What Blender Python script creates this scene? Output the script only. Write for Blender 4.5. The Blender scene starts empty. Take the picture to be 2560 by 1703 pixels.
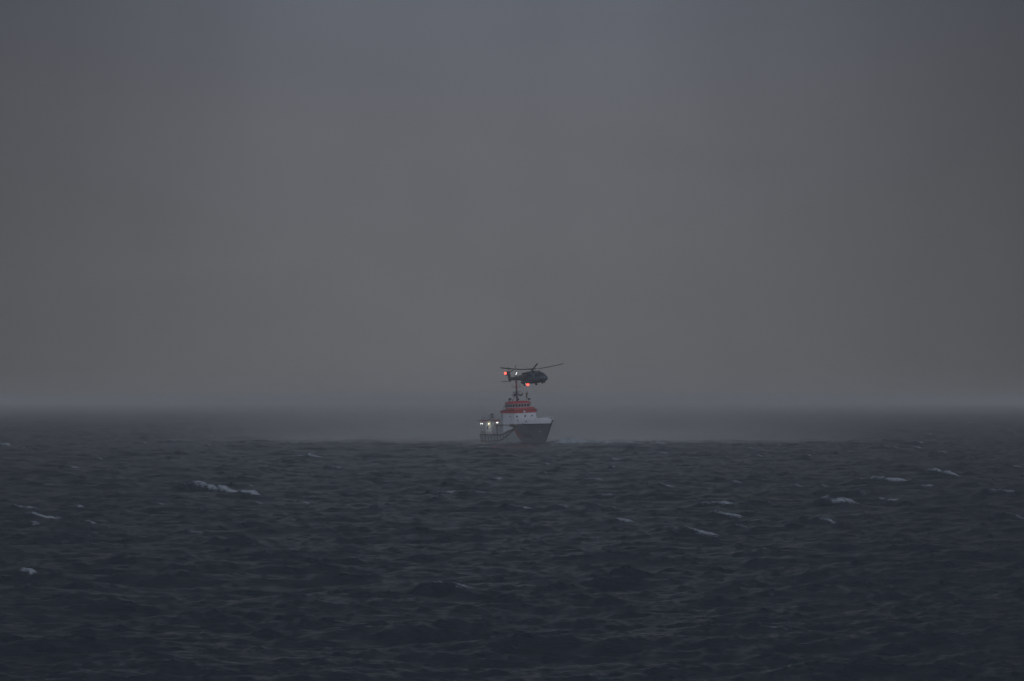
import bpy, math, random
import numpy as np
from mathutils import Vector, Matrix, Euler
R = math.radians
random.seed(7)
scene = bpy.context.scene
col = scene.collection

# ------------------------------------------------------------------ camera
CAM_H = 10.3
cam_d = bpy.data.cameras.new('camera'); cam = bpy.data.objects.new('camera', cam_d); col.objects.link(cam)
cam.location = (0, 0, CAM_H); cam.rotation_euler = (R(90 + 1.031), 0, 0)
cam_d.lens = 120; cam_d.sensor_width = 36; cam_d.clip_start = 0.5; cam_d.clip_end = 60000
scene.camera = cam
D = 853.3                     # metres to the ship

# ------------------------------------------------------------------ world: heavy dusk overcast, brighter low down and behind the viewer
w = bpy.data.worlds.new('World'); scene.world = w; w.use_nodes = True
nt = w.node_tree; nt.nodes.clear(); N = nt.nodes.new; LK = nt.links.new
out = N('ShaderNodeOutputWorld'); bg = N('ShaderNodeBackground'); LK(bg.outputs[0], out.inputs[0])
bg.inputs[1].default_value = 0.1
def wmath(op, a, b=None, clamp=False):
    n = N('ShaderNodeMath'); n.operation = op; n.use_clamp = clamp
    for i, x in enumerate((a, b)):
        if x is None: continue
        if isinstance(x, (int, float)): n.inputs[i].default_value = x
        else: LK(x, n.inputs[i])
    return n.outputs[0]
SUN_EL, SUN_ROT = 12.0, 180.0
sky = N('ShaderNodeTexSky'); sky.sky_type = 'NISHITA'; sky.sun_disc = False
sky.sun_elevation = R(SUN_EL); sky.sun_rotation = R(SUN_ROT); sky.air_density = 1.0; sky.dust_density = 3
tc = N('ShaderNodeTexCoord'); sep = N('ShaderNodeSeparateXYZ'); LK(tc.outputs['Generated'], sep.inputs[0])
X_, Y_, Z_ = sep.outputs
# cloud deck: radiance by elevation ahead of the viewer
ramp = N('ShaderNodeValToRGB'); ramp.color_ramp.interpolation = 'B_SPLINE'
LK(Z_, ramp.inputs[0])
cr = ramp.color_ramp
stops = [(0.0, (1.17, 1.18, 1.26)), (0.05, (1.15, 1.18, 1.28)), (0.09, (1.11, 1.15, 1.33)), (0.14, (0.96, 1.09, 1.34)),
         (0.28, (0.70, 0.82, 1.06)), (0.6, (0.78, 0.89, 1.10)), (1.0, (1.2, 1.3, 1.5))]
while len(cr.elements) < len(stops): cr.elements.new(0.5)
for e, (p, c) in zip(cr.elements, stops): e.position = p; e.color = (c[0] / 2, c[1] / 2, c[2] / 2, 1)
# brighter behind the viewer, a slight fall to the sides
az = wmath('ARCTAN2', X_, Y_)
side = wmath('MULTIPLY', wmath('ABSOLUTE', wmath('ADD', az, 0.013)), 1/0.16)
side2 = wmath('MULTIPLY', wmath('POWER', side, 2.4), wmath('ADD', 0.95, wmath('MULTIPLY', wmath('MAXIMUM', Z_, 0.0), 7.0)))
sidef = wmath('ADD', 0.49, wmath('MULTIPLY', wmath('EXPONENT', wmath('MULTIPLY', side2, -1.0)), 0.57))
back = wmath('MULTIPLY', wmath('ADD', wmath('MULTIPLY', Y_, -1.0), 0.25, True), 4.3)
back = wmath('POWER', back, 1.0)
gain = wmath('ADD', sidef, wmath('MULTIPLY', back, 1.0))
# rain shafts / cloud mottling, broad and soft
mp = N('ShaderNodeMapping'); mp.inputs['Scale'].default_value = (16, 16, 7); LK(tc.outputs['Generated'], mp.inputs[0])
nz = N('ShaderNodeTexNoise'); nz.inputs['Scale'].default_value = 1.3; nz.inputs['Detail'].default_value = 3; nz.inputs['Roughness'].default_value = 0.5
LK(mp.outputs[0], nz.inputs['Vector'])
mp2 = N('ShaderNodeMapping'); mp2.inputs['Scale'].default_value = (11, 11, 34); mp2.inputs['Rotation'].default_value = (0, R(14), 0); LK(tc.outputs['Generated'], mp2.inputs[0])
nz2 = N('ShaderNodeTexNoise'); nz2.inputs['Scale'].default_value = 1.0; nz2.inputs['Detail'].default_value = 6; nz2.inputs['Roughness'].default_value = 0.55
nz2.inputs['Distortion'].default_value = 0.6; LK(mp2.outputs[0], nz2.inputs['Vector'])
mott = wmath('ADD', wmath('ADD', wmath('MULTIPLY', nz.outputs[0], 0.22), wmath('MULTIPLY', nz2.outputs[0], 0.16)), 0.81)
gain = wmath('MULTIPLY', wmath('MULTIPLY', gain, mott), 2.0)
vm = N('ShaderNodeVectorMath'); vm.operation = 'SCALE'; LK(ramp.outputs[0], vm.inputs[0]); LK(gain, vm.inputs['Scale'])
hs = N('ShaderNodeHueSaturation'); hs.inputs['Saturation'].default_value = 0.25; hs.inputs['Value'].default_value = 0.02
LK(sky.outputs[0], hs.inputs['Color'])
va = N('ShaderNodeVectorMath'); va.operation = 'ADD'; LK(vm.outputs[0], va.inputs[0]); LK(hs.outputs[0], va.inputs[1])
LK(va.outputs[0], bg.inputs[0])

sun_d = bpy.data.lights.new('sun', 'SUN'); sun_d.energy = 0.06; sun_d.angle = R(40); sun_d.color = (1, 0.97, 0.94)
sun = bpy.data.objects.new('sun', sun_d); col.objects.link(sun)
sun.rotation_euler = (R(90 - 35), 0, R(20))

scene.view_settings.view_transform = 'Standard'; scene.view_settings.look = 'None'
scene.view_settings.exposure = 0.0; scene.view_settings.gamma = 1.0
scene.cycles.filter_width = 1.5
scene.cycles.use_denoising = True
scene.cycles.volume_bounces = 1
scene.cycles.max_bounces = 6
scene.cycles.volume_step_rate = 3.0
scene.cycles.sample_clamp_indirect = 0.5

# ------------------------------------------------------------------ materials
def mat(name, colr, rough=0.55, metal=0.0, var=0.12, scale=1.5, bump=0.0, streak=False):
    m = bpy.data.materials.new(name); m.use_nodes = True; t = m.node_tree
    b = t.nodes['Principled BSDF']; b.inputs['Roughness'].default_value = rough; b.inputs['Metallic'].default_value = metal
    c = t.nodes.new('ShaderNodeTexCoord'); n = t.nodes.new('ShaderNodeTexNoise')
    n.inputs['Scale'].default_value = scale; n.inputs['Detail'].default_value = 5
    mpn = t.nodes.new('ShaderNodeMapping'); t.links.new(c.outputs['Object'], mpn.inputs[0]); t.links.new(mpn.outputs[0], n.inputs['Vector'])
    if streak: mpn.inputs['Scale'].default_value = (1.6, 1.6, 0.25)
    r = t.nodes.new('ShaderNodeValToRGB')
    r.color_ramp.elements[0].position = 0.3; r.color_ramp.elements[1].position = 0.7
    r.color_ramp.elements[0].color = tuple(x * (1 - var) for x in colr) + (1,)
    r.color_ramp.elements[1].color = tuple(min(1, x * (1 + var)) for x in colr) + (1,)
    t.links.new(n.outputs[0], r.inputs[0]); t.links.new(r.outputs[0], b.inputs['Base Color'])
    return m
def emis(name, colr, s):
    m = bpy.data.materials.new(name); m.use_nodes = True; b = m.node_tree.nodes['Principled BSDF']
    b.inputs['Base Color'].default_value = (*colr, 1)
    m.cycles.emission_sampling = 'NONE'
    b.inputs['Emission Color'].default_value = (*colr, 1); b.inputs['Emission Strength'].default_value = s
    return m
M = dict(
    white=mat('white_paint', (0.72, 0.73, 0.76), 0.45, var=0.10, streak=True),
    grey=mat('grey_paint', (0.36, 0.38, 0.40), 0.5, streak=True),
    hull=mat('pale_hull_paint', (0.40, 0.42, 0.44), 0.5, streak=True),
    bow=mat('dark_bow_hull', (0.10, 0.108, 0.13), 0.6, var=0.3, streak=True),  # darker tone for the hull from the stripes forward
    red=mat('red_paint', (0.50, 0.06, 0.065), 0.5, var=0.08),
    darkred=mat('dull_red_paint', (0.30, 0.03, 0.04), 0.6),
    rubber=mat('black_rubber', (0.02, 0.02, 0.022), 0.8),
    dark=mat('dark_metal', (0.035, 0.037, 0.042), 0.6),
    glass=mat('dark_window_glass', (0.015, 0.02, 0.028), 0.12, var=0.02),
    deck=mat('deck_paint', (0.09, 0.11, 0.10), 0.8),
    brown=mat('brown_cover', (0.11, 0.075, 0.06), 0.9),
    orange=mat('orange_survival_suit', (0.10, 0.055, 0.035), 0.9),
    letter=mat('navy_lettering', (0.006, 0.009, 0.03), 0.7),
    stripe=mat('hull_stripe_red', (0.35, 0.05, 0.04), 0.7),
    heli=mat('matt_dark_green_fuselage', (0.095, 0.098, 0.098), 0.75, var=0.35, scale=1.0),
    helifront=mat('blue_grey_fuselage', (0.075, 0.09, 0.115), 0.6, var=0.3, scale=1.2),
    cockpit=mat('cockpit_glass', (0.012, 0.018, 0.026), 0.12, var=0.02),
    blade=mat('rotor_blade_composite', (0.022, 0.024, 0.026), 0.7),
    skin=mat('skin', (0.40, 0.26, 0.19), 0.6),
    helmet=mat('red_helmet', (0.30, 0.05, 0.04), 0.5),
    lamp_white=emis('lit_white_lamp', (1.0, 0.98, 0.9), 5.0),
    lamp_soft=emis('lit_small_lamp', (1.0, 0.97, 0.95), 7.0),
    lamp_warm=emis('lit_warm_lamp', (1.0, 0.88, 0.5), 4.0),
    beacon=emis('lit_red_beacon', (1.0, 0.055, 0.035), 6.5),
)

# ------------------------------------------------------------------ mesh builder
class MB:
    def __init__(s): s.v = []; s.f = []; s.mi = []; s.sm = []
    def add(s, vs, fs, mi=0, smooth=False):
        o = len(s.v); s.v += [tuple(x) for x in vs]
        for f in fs: s.f.append(tuple(o + i for i in f)); s.mi.append(mi); s.sm.append(smooth)
        return s
    def box(s, c, size, rot=None, mi=0):
        vs = []
        for x in (-.5, .5):
            for y in (-.5, .5):
                for z in (-.5, .5):
                    p = Vector((x * size[0], y * size[1], z * size[2]))
                    if rot: p = Euler(rot).to_matrix() @ p
                    vs.append(p + Vector(c))
        return s.add(vs, [(0, 1, 3, 2), (4, 6, 7, 5), (0, 4, 5, 1), (2, 3, 7, 6), (0, 2, 6, 4), (1, 5, 7, 3)], mi)
    def tube(s, pts, r, n=8, mi=0, cap=True):
        pts = [Vector(p) for p in pts]; rs = r if isinstance(r, (list, tuple)) else [r] * len(pts)
        vs = []; fs = []
        for i, p in enumerate(pts):
            d = (pts[min(i + 1, len(pts) - 1)] - pts[max(i - 1, 0)]).normalized()
            a = Vector((0, 0, 1)) if abs(d.z) < 0.9 else Vector((1, 0, 0))
            e1 = d.cross(a).normalized(); e2 = d.cross(e1)
            for k in range(n):
                t = 2 * math.pi * k / n
                vs.append(p + (e1 * math.cos(t) + e2 * math.sin(t)) * rs[i])
        for i in range(len(pts) - 1):
            for k in range(n):
                fs.append((i * n + k, i * n + (k + 1) % n, (i + 1) * n + (k + 1) % n, (i + 1) * n + k))
        s.add(vs, fs, mi, True)
        if cap:
            s.add(vs[:n], [tuple(range(n))], mi); s.add(vs[-n:], [tuple(reversed(range(n)))], mi)
        return s
    def prism(s, bot, zb, top, zt, mi=0, side_mi=None):
        n = len(bot); vs = [(x, y, zb) for x, y in bot] + [(x, y, zt) for x, y in top]
        s.add(vs, [(i, (i + 1) % n, n + (i + 1) % n, n + i) for i in range(n)], mi if side_mi is None else side_mi)
        s.add(vs, [tuple(reversed(range(n))), tuple(range(n, 2 * n))], mi)
        return s
    def ball(s, c, r, n=12, m=8, mi=0):
        r = r if isinstance(r, (list, tuple)) else (r, r, r)
        vs = [(c[0], c[1], c[2] - r[2])]; fs = []
        for j in range(1, m):
            p = math.pi * j / m
            for k in range(n):
                t = 2 * math.pi * k / n
                vs.append((c[0] + r[0] * math.sin(p) * math.cos(t), c[1] + r[1] * math.sin(p) * math.sin(t), c[2] - r[2] * math.cos(p)))
        vs.append((c[0], c[1], c[2] + r[2])); L = len(vs) - 1
        for k in range(n):
            fs.append((0, 1 + (k + 1) % n, 1 + k)); fs.append((L, L - n + k, L - n + (k + 1) % n))
        for j in range(m - 2):
            for k in range(n):
                a = 1 + j * n + k; b = 1 + j * n + (k + 1) % n
                fs.append((a, b, b + n, a + n))
        return s.add(vs, fs, mi, True)
    def loft(s, secs, mi=0, cap=True):
        n = len(secs[0]); vs = [p for q in secs for p in q]; fs = []
        for i in range(len(secs) - 1):
            for k in range(n):
                fs.append((i * n + k, i * n + (k + 1) % n, (i + 1) * n + (k + 1) % n, (i + 1) * n + k))
        s.add(vs, fs, mi, True)
        if cap: s.add(secs[0], [tuple(reversed(range(n)))], mi); s.add(secs[-1], [tuple(range(n))], mi)
        return s
    def build(s, name, m, parent=None, label=None):
        me = bpy.data.meshes.new(name); me.from_pydata(s.v, [], s.f); me.update()
        for mm in (m if isinstance(m, (list, tuple)) else [m]): me.materials.append(M[mm] if isinstance(mm, str) else mm)
        me.polygons.foreach_set('material_index', s.mi); me.polygons.foreach_set('use_smooth', s.sm); me.update()
        import bmesh
        bm = bmesh.new(); bm.from_mesh(me); bmesh.ops.remove_doubles(bm, verts=bm.verts, dist=1e-5)
        bmesh.ops.recalc_face_normals(bm, faces=bm.faces); bm.to_mesh(me); bm.free()
        o = bpy.data.objects.new(name, me); col.objects.link(o); o.parent = parent
        if label: o['label'] = label
        return o
def empty(name, loc, rot, label, cat):
    o = bpy.data.objects.new(name, None); col.objects.link(o); o.location = loc; o.rotation_euler = rot
    o['label'] = label; o['category'] = cat; return o
def lamp(name, loc, energy, colr, parent, size=0.1):
    l = bpy.data.lights.new(name, 'POINT'); l.energy = energy; l.color = colr; l.shadow_soft_size = size; l.specular_factor = 0.3
    o = bpy.data.objects.new(name, l); col.objects.link(o); o.location = loc; o.parent = parent; return o

# ------------------------------------------------------------------ sea
rng = np.random.default_rng(11)
WIND = R(-68)     # travel direction of the waves (x to the right, y away): toward the viewer and a little right
KP = 2 * math.pi / 22.0
def tile(size, n, lo, hi, seed):
    """height, choppy displacement and slope-derivative fields for wavelengths lo..hi metres"""
    g = np.random.default_rng(seed)
    k1 = np.fft.fftfreq(n, d=size / n) * 2 * math.pi
    kx, ky = np.meshgrid(k1, k1, indexing='xy'); k = np.hypot(kx, ky); k[0, 0] = 1e9
    th = np.arctan2(ky, kx) - WIND
    ca = np.cos(th)
    s_exp = 2.0
    Dth = np.abs(ca) ** s_exp * np.where(ca < 0, 0.15, 1.0)
    psi = 0.0075 * np.where(k > 2.6, 3.4, np.where(k > 0.7, 1.35, 0.75)) * k ** -4 * np.exp(-1.25 * (KP / k) ** 2) * Dth * 0.8
    lam = 2 * math.pi / k
    band = (lam <= hi) & (lam > lo)
    amp = np.sqrt(psi) * (2 * math.pi / size) * band
    xi = (g.standard_normal((n, n)) + 1j * g.standard_normal((n, n)))
    H = amp * xi
    F = lambda a: np.real(np.fft.ifft2(a) * n * n)
    h = F(H); dx = F(1j * kx / k * H); dy = F(1j * ky / k * H)
    dxx = F(-kx * kx / k * H); dyy = F(-ky * ky / k * H); dxy = F(-kx * ky / k * H)
    return dict(size=size, n=n, f=[a.astype(np.float32) for a in (h, dx, dy, dxx, dyy, dxy)])
def sample(t, x, y, i):
    n = t['n']; u = (x / t['size'] * n) % n; v = (y / t['size'] * n) % n
    i0 = np.floor(u).astype(np.int64) % n; j0 = np.floor(v).astype(np.int64) % n
    fu = (u - np.floor(u)).astype(np.float32); fv = (v - np.floor(v)).astype(np.float32)
    i1 = (i0 + 1) % n; j1 = (j0 + 1) % n; a = t['f'][i]
    return (a[j0, i0] * (1 - fu) + a[j0, i1] * fu) * (1 - fv) + (a[j1, i0] * (1 - fu) + a[j1, i1] * fu) * fv
TILES = [(tile(1130, 1024, 9, 400, 1), 5000), (tile(309, 1024, 2.4, 9, 2), 2600), (tile(97.3, 1024, 0.9, 2.4, 3), 1500), (tile(41.7, 1024, 0.3, 0.9, 4), 600)]

def smooth(a, b, x):
    t = np.clip((x - a) / (b - a), 0, 1); return t * t * (3 - 2 * t)

r_in = np.linspace(3, 96, 40)
r_mid = 97 * np.exp(np.arange(0, math.log(3000 / 97), 0.0019))
r_out = np.geomspace(3010, 26000, 90)
rr = np.concatenate([r_in, r_mid, r_out])
a_c = np.arange(-0.168, 0.168, 0.00031)
a_l = -np.geomspace(0.1685, math.pi, 160)[::-1]; a_r = np.geomspace(0.1685, math.pi, 160)
aa = np.concatenate([a_l, a_c, a_r[:-1]])
RR, AA = np.meshgrid(rr, aa, indexing='ij')
PX = RR * np.sin(AA); PY = RR * np.cos(AA)
cell = np.maximum(np.abs(RR) * 0.0007, np.abs(RR) * np.gradient(aa)[None, :])
hz = np.zeros_like(PX); ox = np.zeros_like(PX); oy = np.zeros_like(PX)
jxx = np.zeros_like(PX); jyy = np.zeros_like(PX); jxy = np.zeros_like(PX)
CH = 1.1
for ti, (t, far) in enumerate(TILES):
    lo = [9, 2.4, 0.9, 0.3][ti]
    fade = (1 - smooth(0.5, 1.6, cell / (lo * 1.4))) * (1 - smooth(far * 0.5, far, RR))
    # groups: the short waves come and go in patches
    x, y = PX, PY
    hz += fade * sample(t, x, y, 0); ox += fade * CH * sample(t, x, y, 1); oy += fade * CH * sample(t, x, y, 2)
    if ti < 2:
        jxx += fade * CH * sample(t, x, y, 3); jyy += fade * CH * sample(t, x, y, 4); jxy += fade * CH * sample(t, x, y, 5)
J = (1 + jxx) * (1 + jyy) - jxy * jxy
foam = smooth(0.30, -0.05, J) * 0.8

# breaking crests seen in the photograph, as swells of their own with foam on the lip: (px, py, width m, height m, foam, skew)
F = 8533.0
def ground(px, py):
    y = CAM_H * F / (py - 1005.0); return (px - 1280) / F * y, y
crests = [(520, 1232, 9.5, 0.75, 0.92, -0.25), (605, 1246, 2.6, 0.25, 1.2, -0.5), (92, 1300, 3.0, 0.2, 1.0, 0), (755, 1146, 7.5, 0.35, 0.9, -0.15),
          (2335, 1193, 5.5, 0.4, 1.0, -0.1), (2215, 1216, 7.5, 0.4, 0.9, -0.35), (2090, 1275, 5.0, 0.3, 0.8, -0.1), (1820, 1296, 3.2, 0.3, 0.9, -0.1),
          (1725, 1338, 4.5, 0.2, 0.8, -0.15), (2228, 1124, 4.5, 0.3, 0.8, 0), (1505, 1275, 3.6, 0.25, 0.6, 0), (1100, 1493, 3.4, 0.40, 0.6, 0),
          (600, 1360, 4.8, 0.42, 0.35, 0), (1955, 1608, 1.6, 0.12, 0.8, 0), (38, 1462, 1.0, 0.25, 1.0, 0.4), (1950, 1219, 4.5, 0.2, 0.6, 0),
          (430, 1057, 9, 0.3, 0.8, 0), (290, 1180, 3.5, 0.15, 0.6, 0), (20, 1114, 3, 0.3, 0.9, 0), (2475, 1234, 4, 0.25, 0.8, 0), (2555, 1175, 4, 0.25, 0.8, 0),
          (2295, 1088, 6, 0.2, 0.8, 0), (430, 1107, 6, .2, .7, 0), (505, 1117, 6, .25, .8, -.1), (950, 1190, 6, .2, .45, 0), (1030, 1625, 3.2, .3, .1, 0), (1170, 1600, 2.6, .2, .25, 0),
          (60, 1205, 4, .2, .4, 0), (1860, 1380, 3.4, .1, .4, 0), (1600, 1219, 4, .15, .5, 0), (2040, 1131, 3, .15, .7, 0)]
for k in range(150):
    py = 1005 + float(rng.uniform(38, 330)) ; px = float(rng.uniform(-200, 2760))
    if abs(px - 1280) < 330 and py < 1130: continue
    if rng.random() < 0.35 and px < 1300: continue
    crests.append((px, py, float(rng.uniform(1.2, 4.0)), float(rng.uniform(.08, .22)), float(rng.uniform(.4, .8)), float(rng.uniform(-.3, .1))))
for px, py, wd, ht, fm, sk in crests:
    cx, cy = ground(px, py)
    wn = (np.abs(PX - cx) < wd * 0.3) & (np.abs(PY - cy) < 5 + cy * 0.012)
    if wn.any():
        hh = np.where(wn, hz, -9).max(1); cy = float((rr * math.cos(cx / cy))[int(hh.argmax())])
    dx = PX - cx; dy = PY - cy - 0.5 * sk * dx - 0.35 * np.sin(dx * 1.3 + px)
    sel = (np.abs(dx) < wd * 1.6) & (np.abs(dy) < 14)
    q = dx[sel] / (wd * 0.5)
    lat = np.exp(-q ** 4)
    d = dy[sel] + 0.25 * np.sin(dx[sel] * 2.9 + py)
    prof = np.where(d < 0, np.exp(-(d / 0.75) ** 2), np.exp(-(d / 2.4) ** 2))
    hz[sel] += ht * 1.25 * lat * (1 - 0.25 * q) * prof
    th = 0.22 + 0.0006 * cy
    shoulder = np.exp(-((q - 0.75) / 0.35) ** 2)
    lip = np.exp(-((d + 0.05) / th) ** 2) * 0.85 + (0.22 + 0.45 * shoulder) * np.exp(-((d + 0.7) / (0.6 + 0.0006 * cy)) ** 2)
    fl = np.exp(-((q - 0.15) / 1.15) ** 4) * (0.8 + 0.2 * np.clip(q, -1, 1.2))
    foam[sel] = np.maximum(foam[sel], 1.25 * fm * fl * lip)

# ship's bow wave and the churned water the rotor wash blows along its side
RAG = 4.5 * sample(TILES[2][0], PX * 1.0, PY * 0.6, 0) + 2.0 * sample(TILES[1][0], PX * 1.3, PY * 0.5, 0)
def foam_blob(cx, cy, sx, sy, amt, ht=0.0):
    g = amt * np.exp(-((PX - cx) / sx) ** 2 - ((PY - cy) / sy) ** 2)
    np.maximum(foam, g * np.clip(0.65 + RAG, 0.15, 1.3), out=foam)
    if ht: hz[:] += ht * np.clip(0.8 + 0.9 * RAG, 0.1, 1.7) * np.exp(-((PX - cx) / sx) ** 2 - ((PY - cy) / (sy * 0.6)) ** 2)
foam_blob(12.6, D - 12, 2.6, 6, 1.6, 1.25); foam_blob(9.2, D - 10, 2.2, 5, 1.2, 0.5)
foam_blob(17, D - 12, 4, 6, 1.4, 0.7); foam_blob(26, D - 10, 8, 8, 1.15, 0.45); foam_blob(40, D - 10, 9, 8, 0.8, 0.35); foam_blob(0, D - 4, 9, 5, 0.9, 0.2)
# keep the near crest line in front of the ship low so it only licks the waterline
calm = 1 - 0.35 * np.exp(-((PX - 1) / 16) ** 2 - ((PY - (D - 45)) / 60) ** 2)
hz *= calm

VX = PX + ox; VY = PY + oy
nr, na = RR.shape
co = np.stack([VX, VY, hz], -1).reshape(-1, 3).astype(np.float32)
idx = np.arange(nr * na).reshape(nr, na)
a0 = idx[:-1, :]; a1 = idx[1:, :]
b0 = np.roll(a0, -1, axis=1); b1 = np.roll(a1, -1, axis=1)
quads = np.stack([a0, b0, b1, a1], -1).reshape(-1, 4)[:, ::-1].astype(np.int32)
me = bpy.data.meshes.new('water')
me.vertices.add(len(co)); me.vertices.foreach_set('co', co.ravel())
me.loops.add(quads.size); me.loops.foreach_set('vertex_index', quads.ravel())
me.polygons.add(len(quads)); me.polygons.foreach_set('loop_start', np.arange(0, quads.size, 4, dtype=np.int32))
me.polygons.foreach_set('loop_total', np.full(len(quads), 4, dtype=np.int32))
me.polygons.foreach_set('use_smooth', np.ones(len(quads), dtype=bool))
at = me.attributes.new('foam', 'FLOAT', 'POINT'); at.data.foreach_set('value', foam.astype(np.float32).ravel())
me.update(); me.validate()
water = bpy.data.objects.new('water', me); col.objects.link(water); water['kind'] = 'structure'

m = bpy.data.materials.new('sea_water'); m.use_nodes = True; t = m.node_tree; N = t.nodes.new; LK = t.links.new
b = t.nodes['Principled BSDF']; o_ = t.nodes['Material Output']
b.inputs['Base Color'].default_value = (0.034, 0.044, 0.058, 1); b.inputs['IOR'].default_value = 1.333
b.inputs['Roughness'].default_value = 0.2
c = N('ShaderNodeTexCoord')
def noise(scale, sc, detail, rough=0.6):
    mpn = N('ShaderNodeMapping'); mpn.inputs['Scale'].default_value = sc; LK(c.outputs['Object'], mpn.inputs[0])
    n = N('ShaderNodeTexNoise'); n.inputs['Scale'].default_value = scale; n.inputs['Detail'].default_value = detail; n.inputs['Roughness'].default_value = rough
    LK(mpn.outputs[0], n.inputs['Vector']); return n.outputs[0]
b1 = N('ShaderNodeBump'); b1.inputs['Strength'].default_value = 0.9; b1.inputs['Distance'].default_value = 0.16
LK(noise(2.3, (0.6, 1.5, 1), 7, 0.64), b1.inputs['Height'])
LK(b1.outputs[0], b.inputs['Normal'])
fa = N('ShaderNodeAttribute'); fa.attribute_name = 'foam'
def mth(op, a, b_=None, clamp=False):
    n = N('ShaderNodeMath'); n.operation = op; n.use_clamp = clamp
    for i, x in enumerate((a, b_)):
        if x is None: continue
        if isinstance(x, (int, float)): n.inputs[i].default_value = x
        else: LK(x, n.inputs[i])
    return n.outputs[0]
lace = mth('ADD', mth('MULTIPLY', mth('SUBTRACT', noise(3.4, (0.8, 1.0, 2.0), 9, 0.85), 0.5), 4.0), 0.5)
fm = mth('MULTIPLY', mth('SUBTRACT', mth('ADD', mth('MULTIPLY', fa.outputs['Fac'], 1.38), mth('MULTIPLY', lace, 0.8)), 0.98), 1.7, True)
fm = mth('MULTIPLY', fm, mth('GREATER_THAN', fa.outputs['Fac'], 0.02))
fm = mth('MULTIPLY', fm, 0.78)
# old streaky foam, in patches
pat = noise(0.05, (1, 0.6, 1), 2); strk = noise(1.6, (0.7, 0.6, 1), 8, 0.78)
old = mth('MULTIPLY', mth('MULTIPLY', mth('SUBTRACT', pat, 0.50), 6.0, True), mth('MULTIPLY', mth('SUBTRACT', strk, 0.56), 6.0, True))
old = mth('MULTIPLY', old, 0.42)
tot = mth('MAXIMUM', fm, old)
fb = N('ShaderNodeBsdfDiffuse'); fb.inputs['Color'].default_value = (0.42, 0.46, 0.50, 1)
mx = N('ShaderNodeMixShader'); LK(tot, mx.inputs[0]); LK(b.outputs[0], mx.inputs[1]); LK(fb.outputs[0], mx.inputs[2])
LK(mx.outputs[0], o_.inputs[0]); me.materials.append(m)

# ------------------------------------------------------------------ haze and the spray the rotor raises
def vol_mat(name, dens, colr, aniso=0.0):
    m = bpy.data.materials.new(name); m.use_nodes = True; t = m.node_tree
    t.nodes.remove(t.nodes['Principled BSDF']); v = t.nodes.new('ShaderNodeVolumePrincipled')
    v.inputs['Color'].default_value = (*colr, 1); v.inputs['Density'].default_value = dens; v.inputs['Anisotropy'].default_value = aniso
    t.links.new(v.outputs[0], t.nodes['Material Output'].inputs['Volume']); return m, t, v
HAZE = 0.00024
hm, _, _ = vol_mat('haze_air', HAZE, (0.92, 0.895, 0.865))
hb = MB().box((0, 0, 9), (56000, 56000, 26)); haze = hb.build('haze', hm); haze['kind'] = 'stuff'
sm_, t, v = vol_mat('spray_mist', 0.01, (1.0, 0.98, 0.95))
N = t.nodes.new; LK = t.links.new
c = N('ShaderNodeTexCoord'); ln = N('ShaderNodeVectorMath'); ln.operation = 'LENGTH'; LK(c.outputs['Object'], ln.inputs[0])
f1 = mth('POWER', mth('SUBTRACT', 1.0, ln.outputs['Value'], True), 1.3)
sx = N('ShaderNodeSeparateXYZ'); LK(c.outputs['Object'], sx.inputs[0])
low = mth('POWER', mth('SUBTRACT', 1.0, sx.outputs[2], True), 5.0)
nn = N('ShaderNodeTexNoise'); nn.inputs['Scale'].default_value = 4; nn.inputs['Detail'].default_value = 3; LK(c.outputs['Object'], nn.inputs['Vector'])
den = mth('MULTIPLY', mth('MULTIPLY', f1, mth('ADD', mth('MULTIPLY', low, 0.78), 0.22)), mth('MULTIPLY', nn.outputs[0], 0.060))
LK(den, v.inputs['Density'])
mist = MB().ball((0, 0, 0), 1.0, 32, 20).build('spray_mist', sm_)
mist.location = (4, D + 32, -1); mist.scale = (104, 80, 27); mist['kind'] = 'stuff'
mist['label'] = 'pale spray blown up from the sea around the ship by the rotor wash'

# ------------------------------------------------------------------ rescue ship  (local x forward from the stern, y to port, z up from the waterline)
ship = empty('rescue_ship', (-4.7, D + 13.0, 0.0), (R(3.0), 0, R(-60)),
             'white rescue ship with red bands and a dark bow in the misty sea', 'ship')
LEN = 30.0
def sheer(u):
    if u <= 11: return 2.35
    def ss(a, b, x):
        q = min(1, max(0, (x - a) / (b - a))); return q * q * (3 - 2 * q)
    return 2.35 + 1.55 * ss(10, 18.5, u) + 1.15 * ss(17.6, 19.4, u)
def half(u, z):
    q = max(0.0, min(1.0, z / 6.4)); W = 3.75 + 0.45 * min(1, max(0, z / 2.2)) - (0.7 * min(1, -z / 1.5) if z < 0 else 0)
    ua = 11 + 6 * q; us = stem(z)
    s = max(0.0, min(1.0, (u - ua) / (us - ua)))
    aft = 1 - 0.10 * max(0, (3 - u) / 3) ** 2
    return W * aft * (1 - s ** (1.65 + 1.0 * q))
def stem(z):
    q = max(0.0, z / 6.4); return 25.2 + 4.8 * q ** 0.8 + (z * 0.5 if z < 0 else 0)
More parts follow.
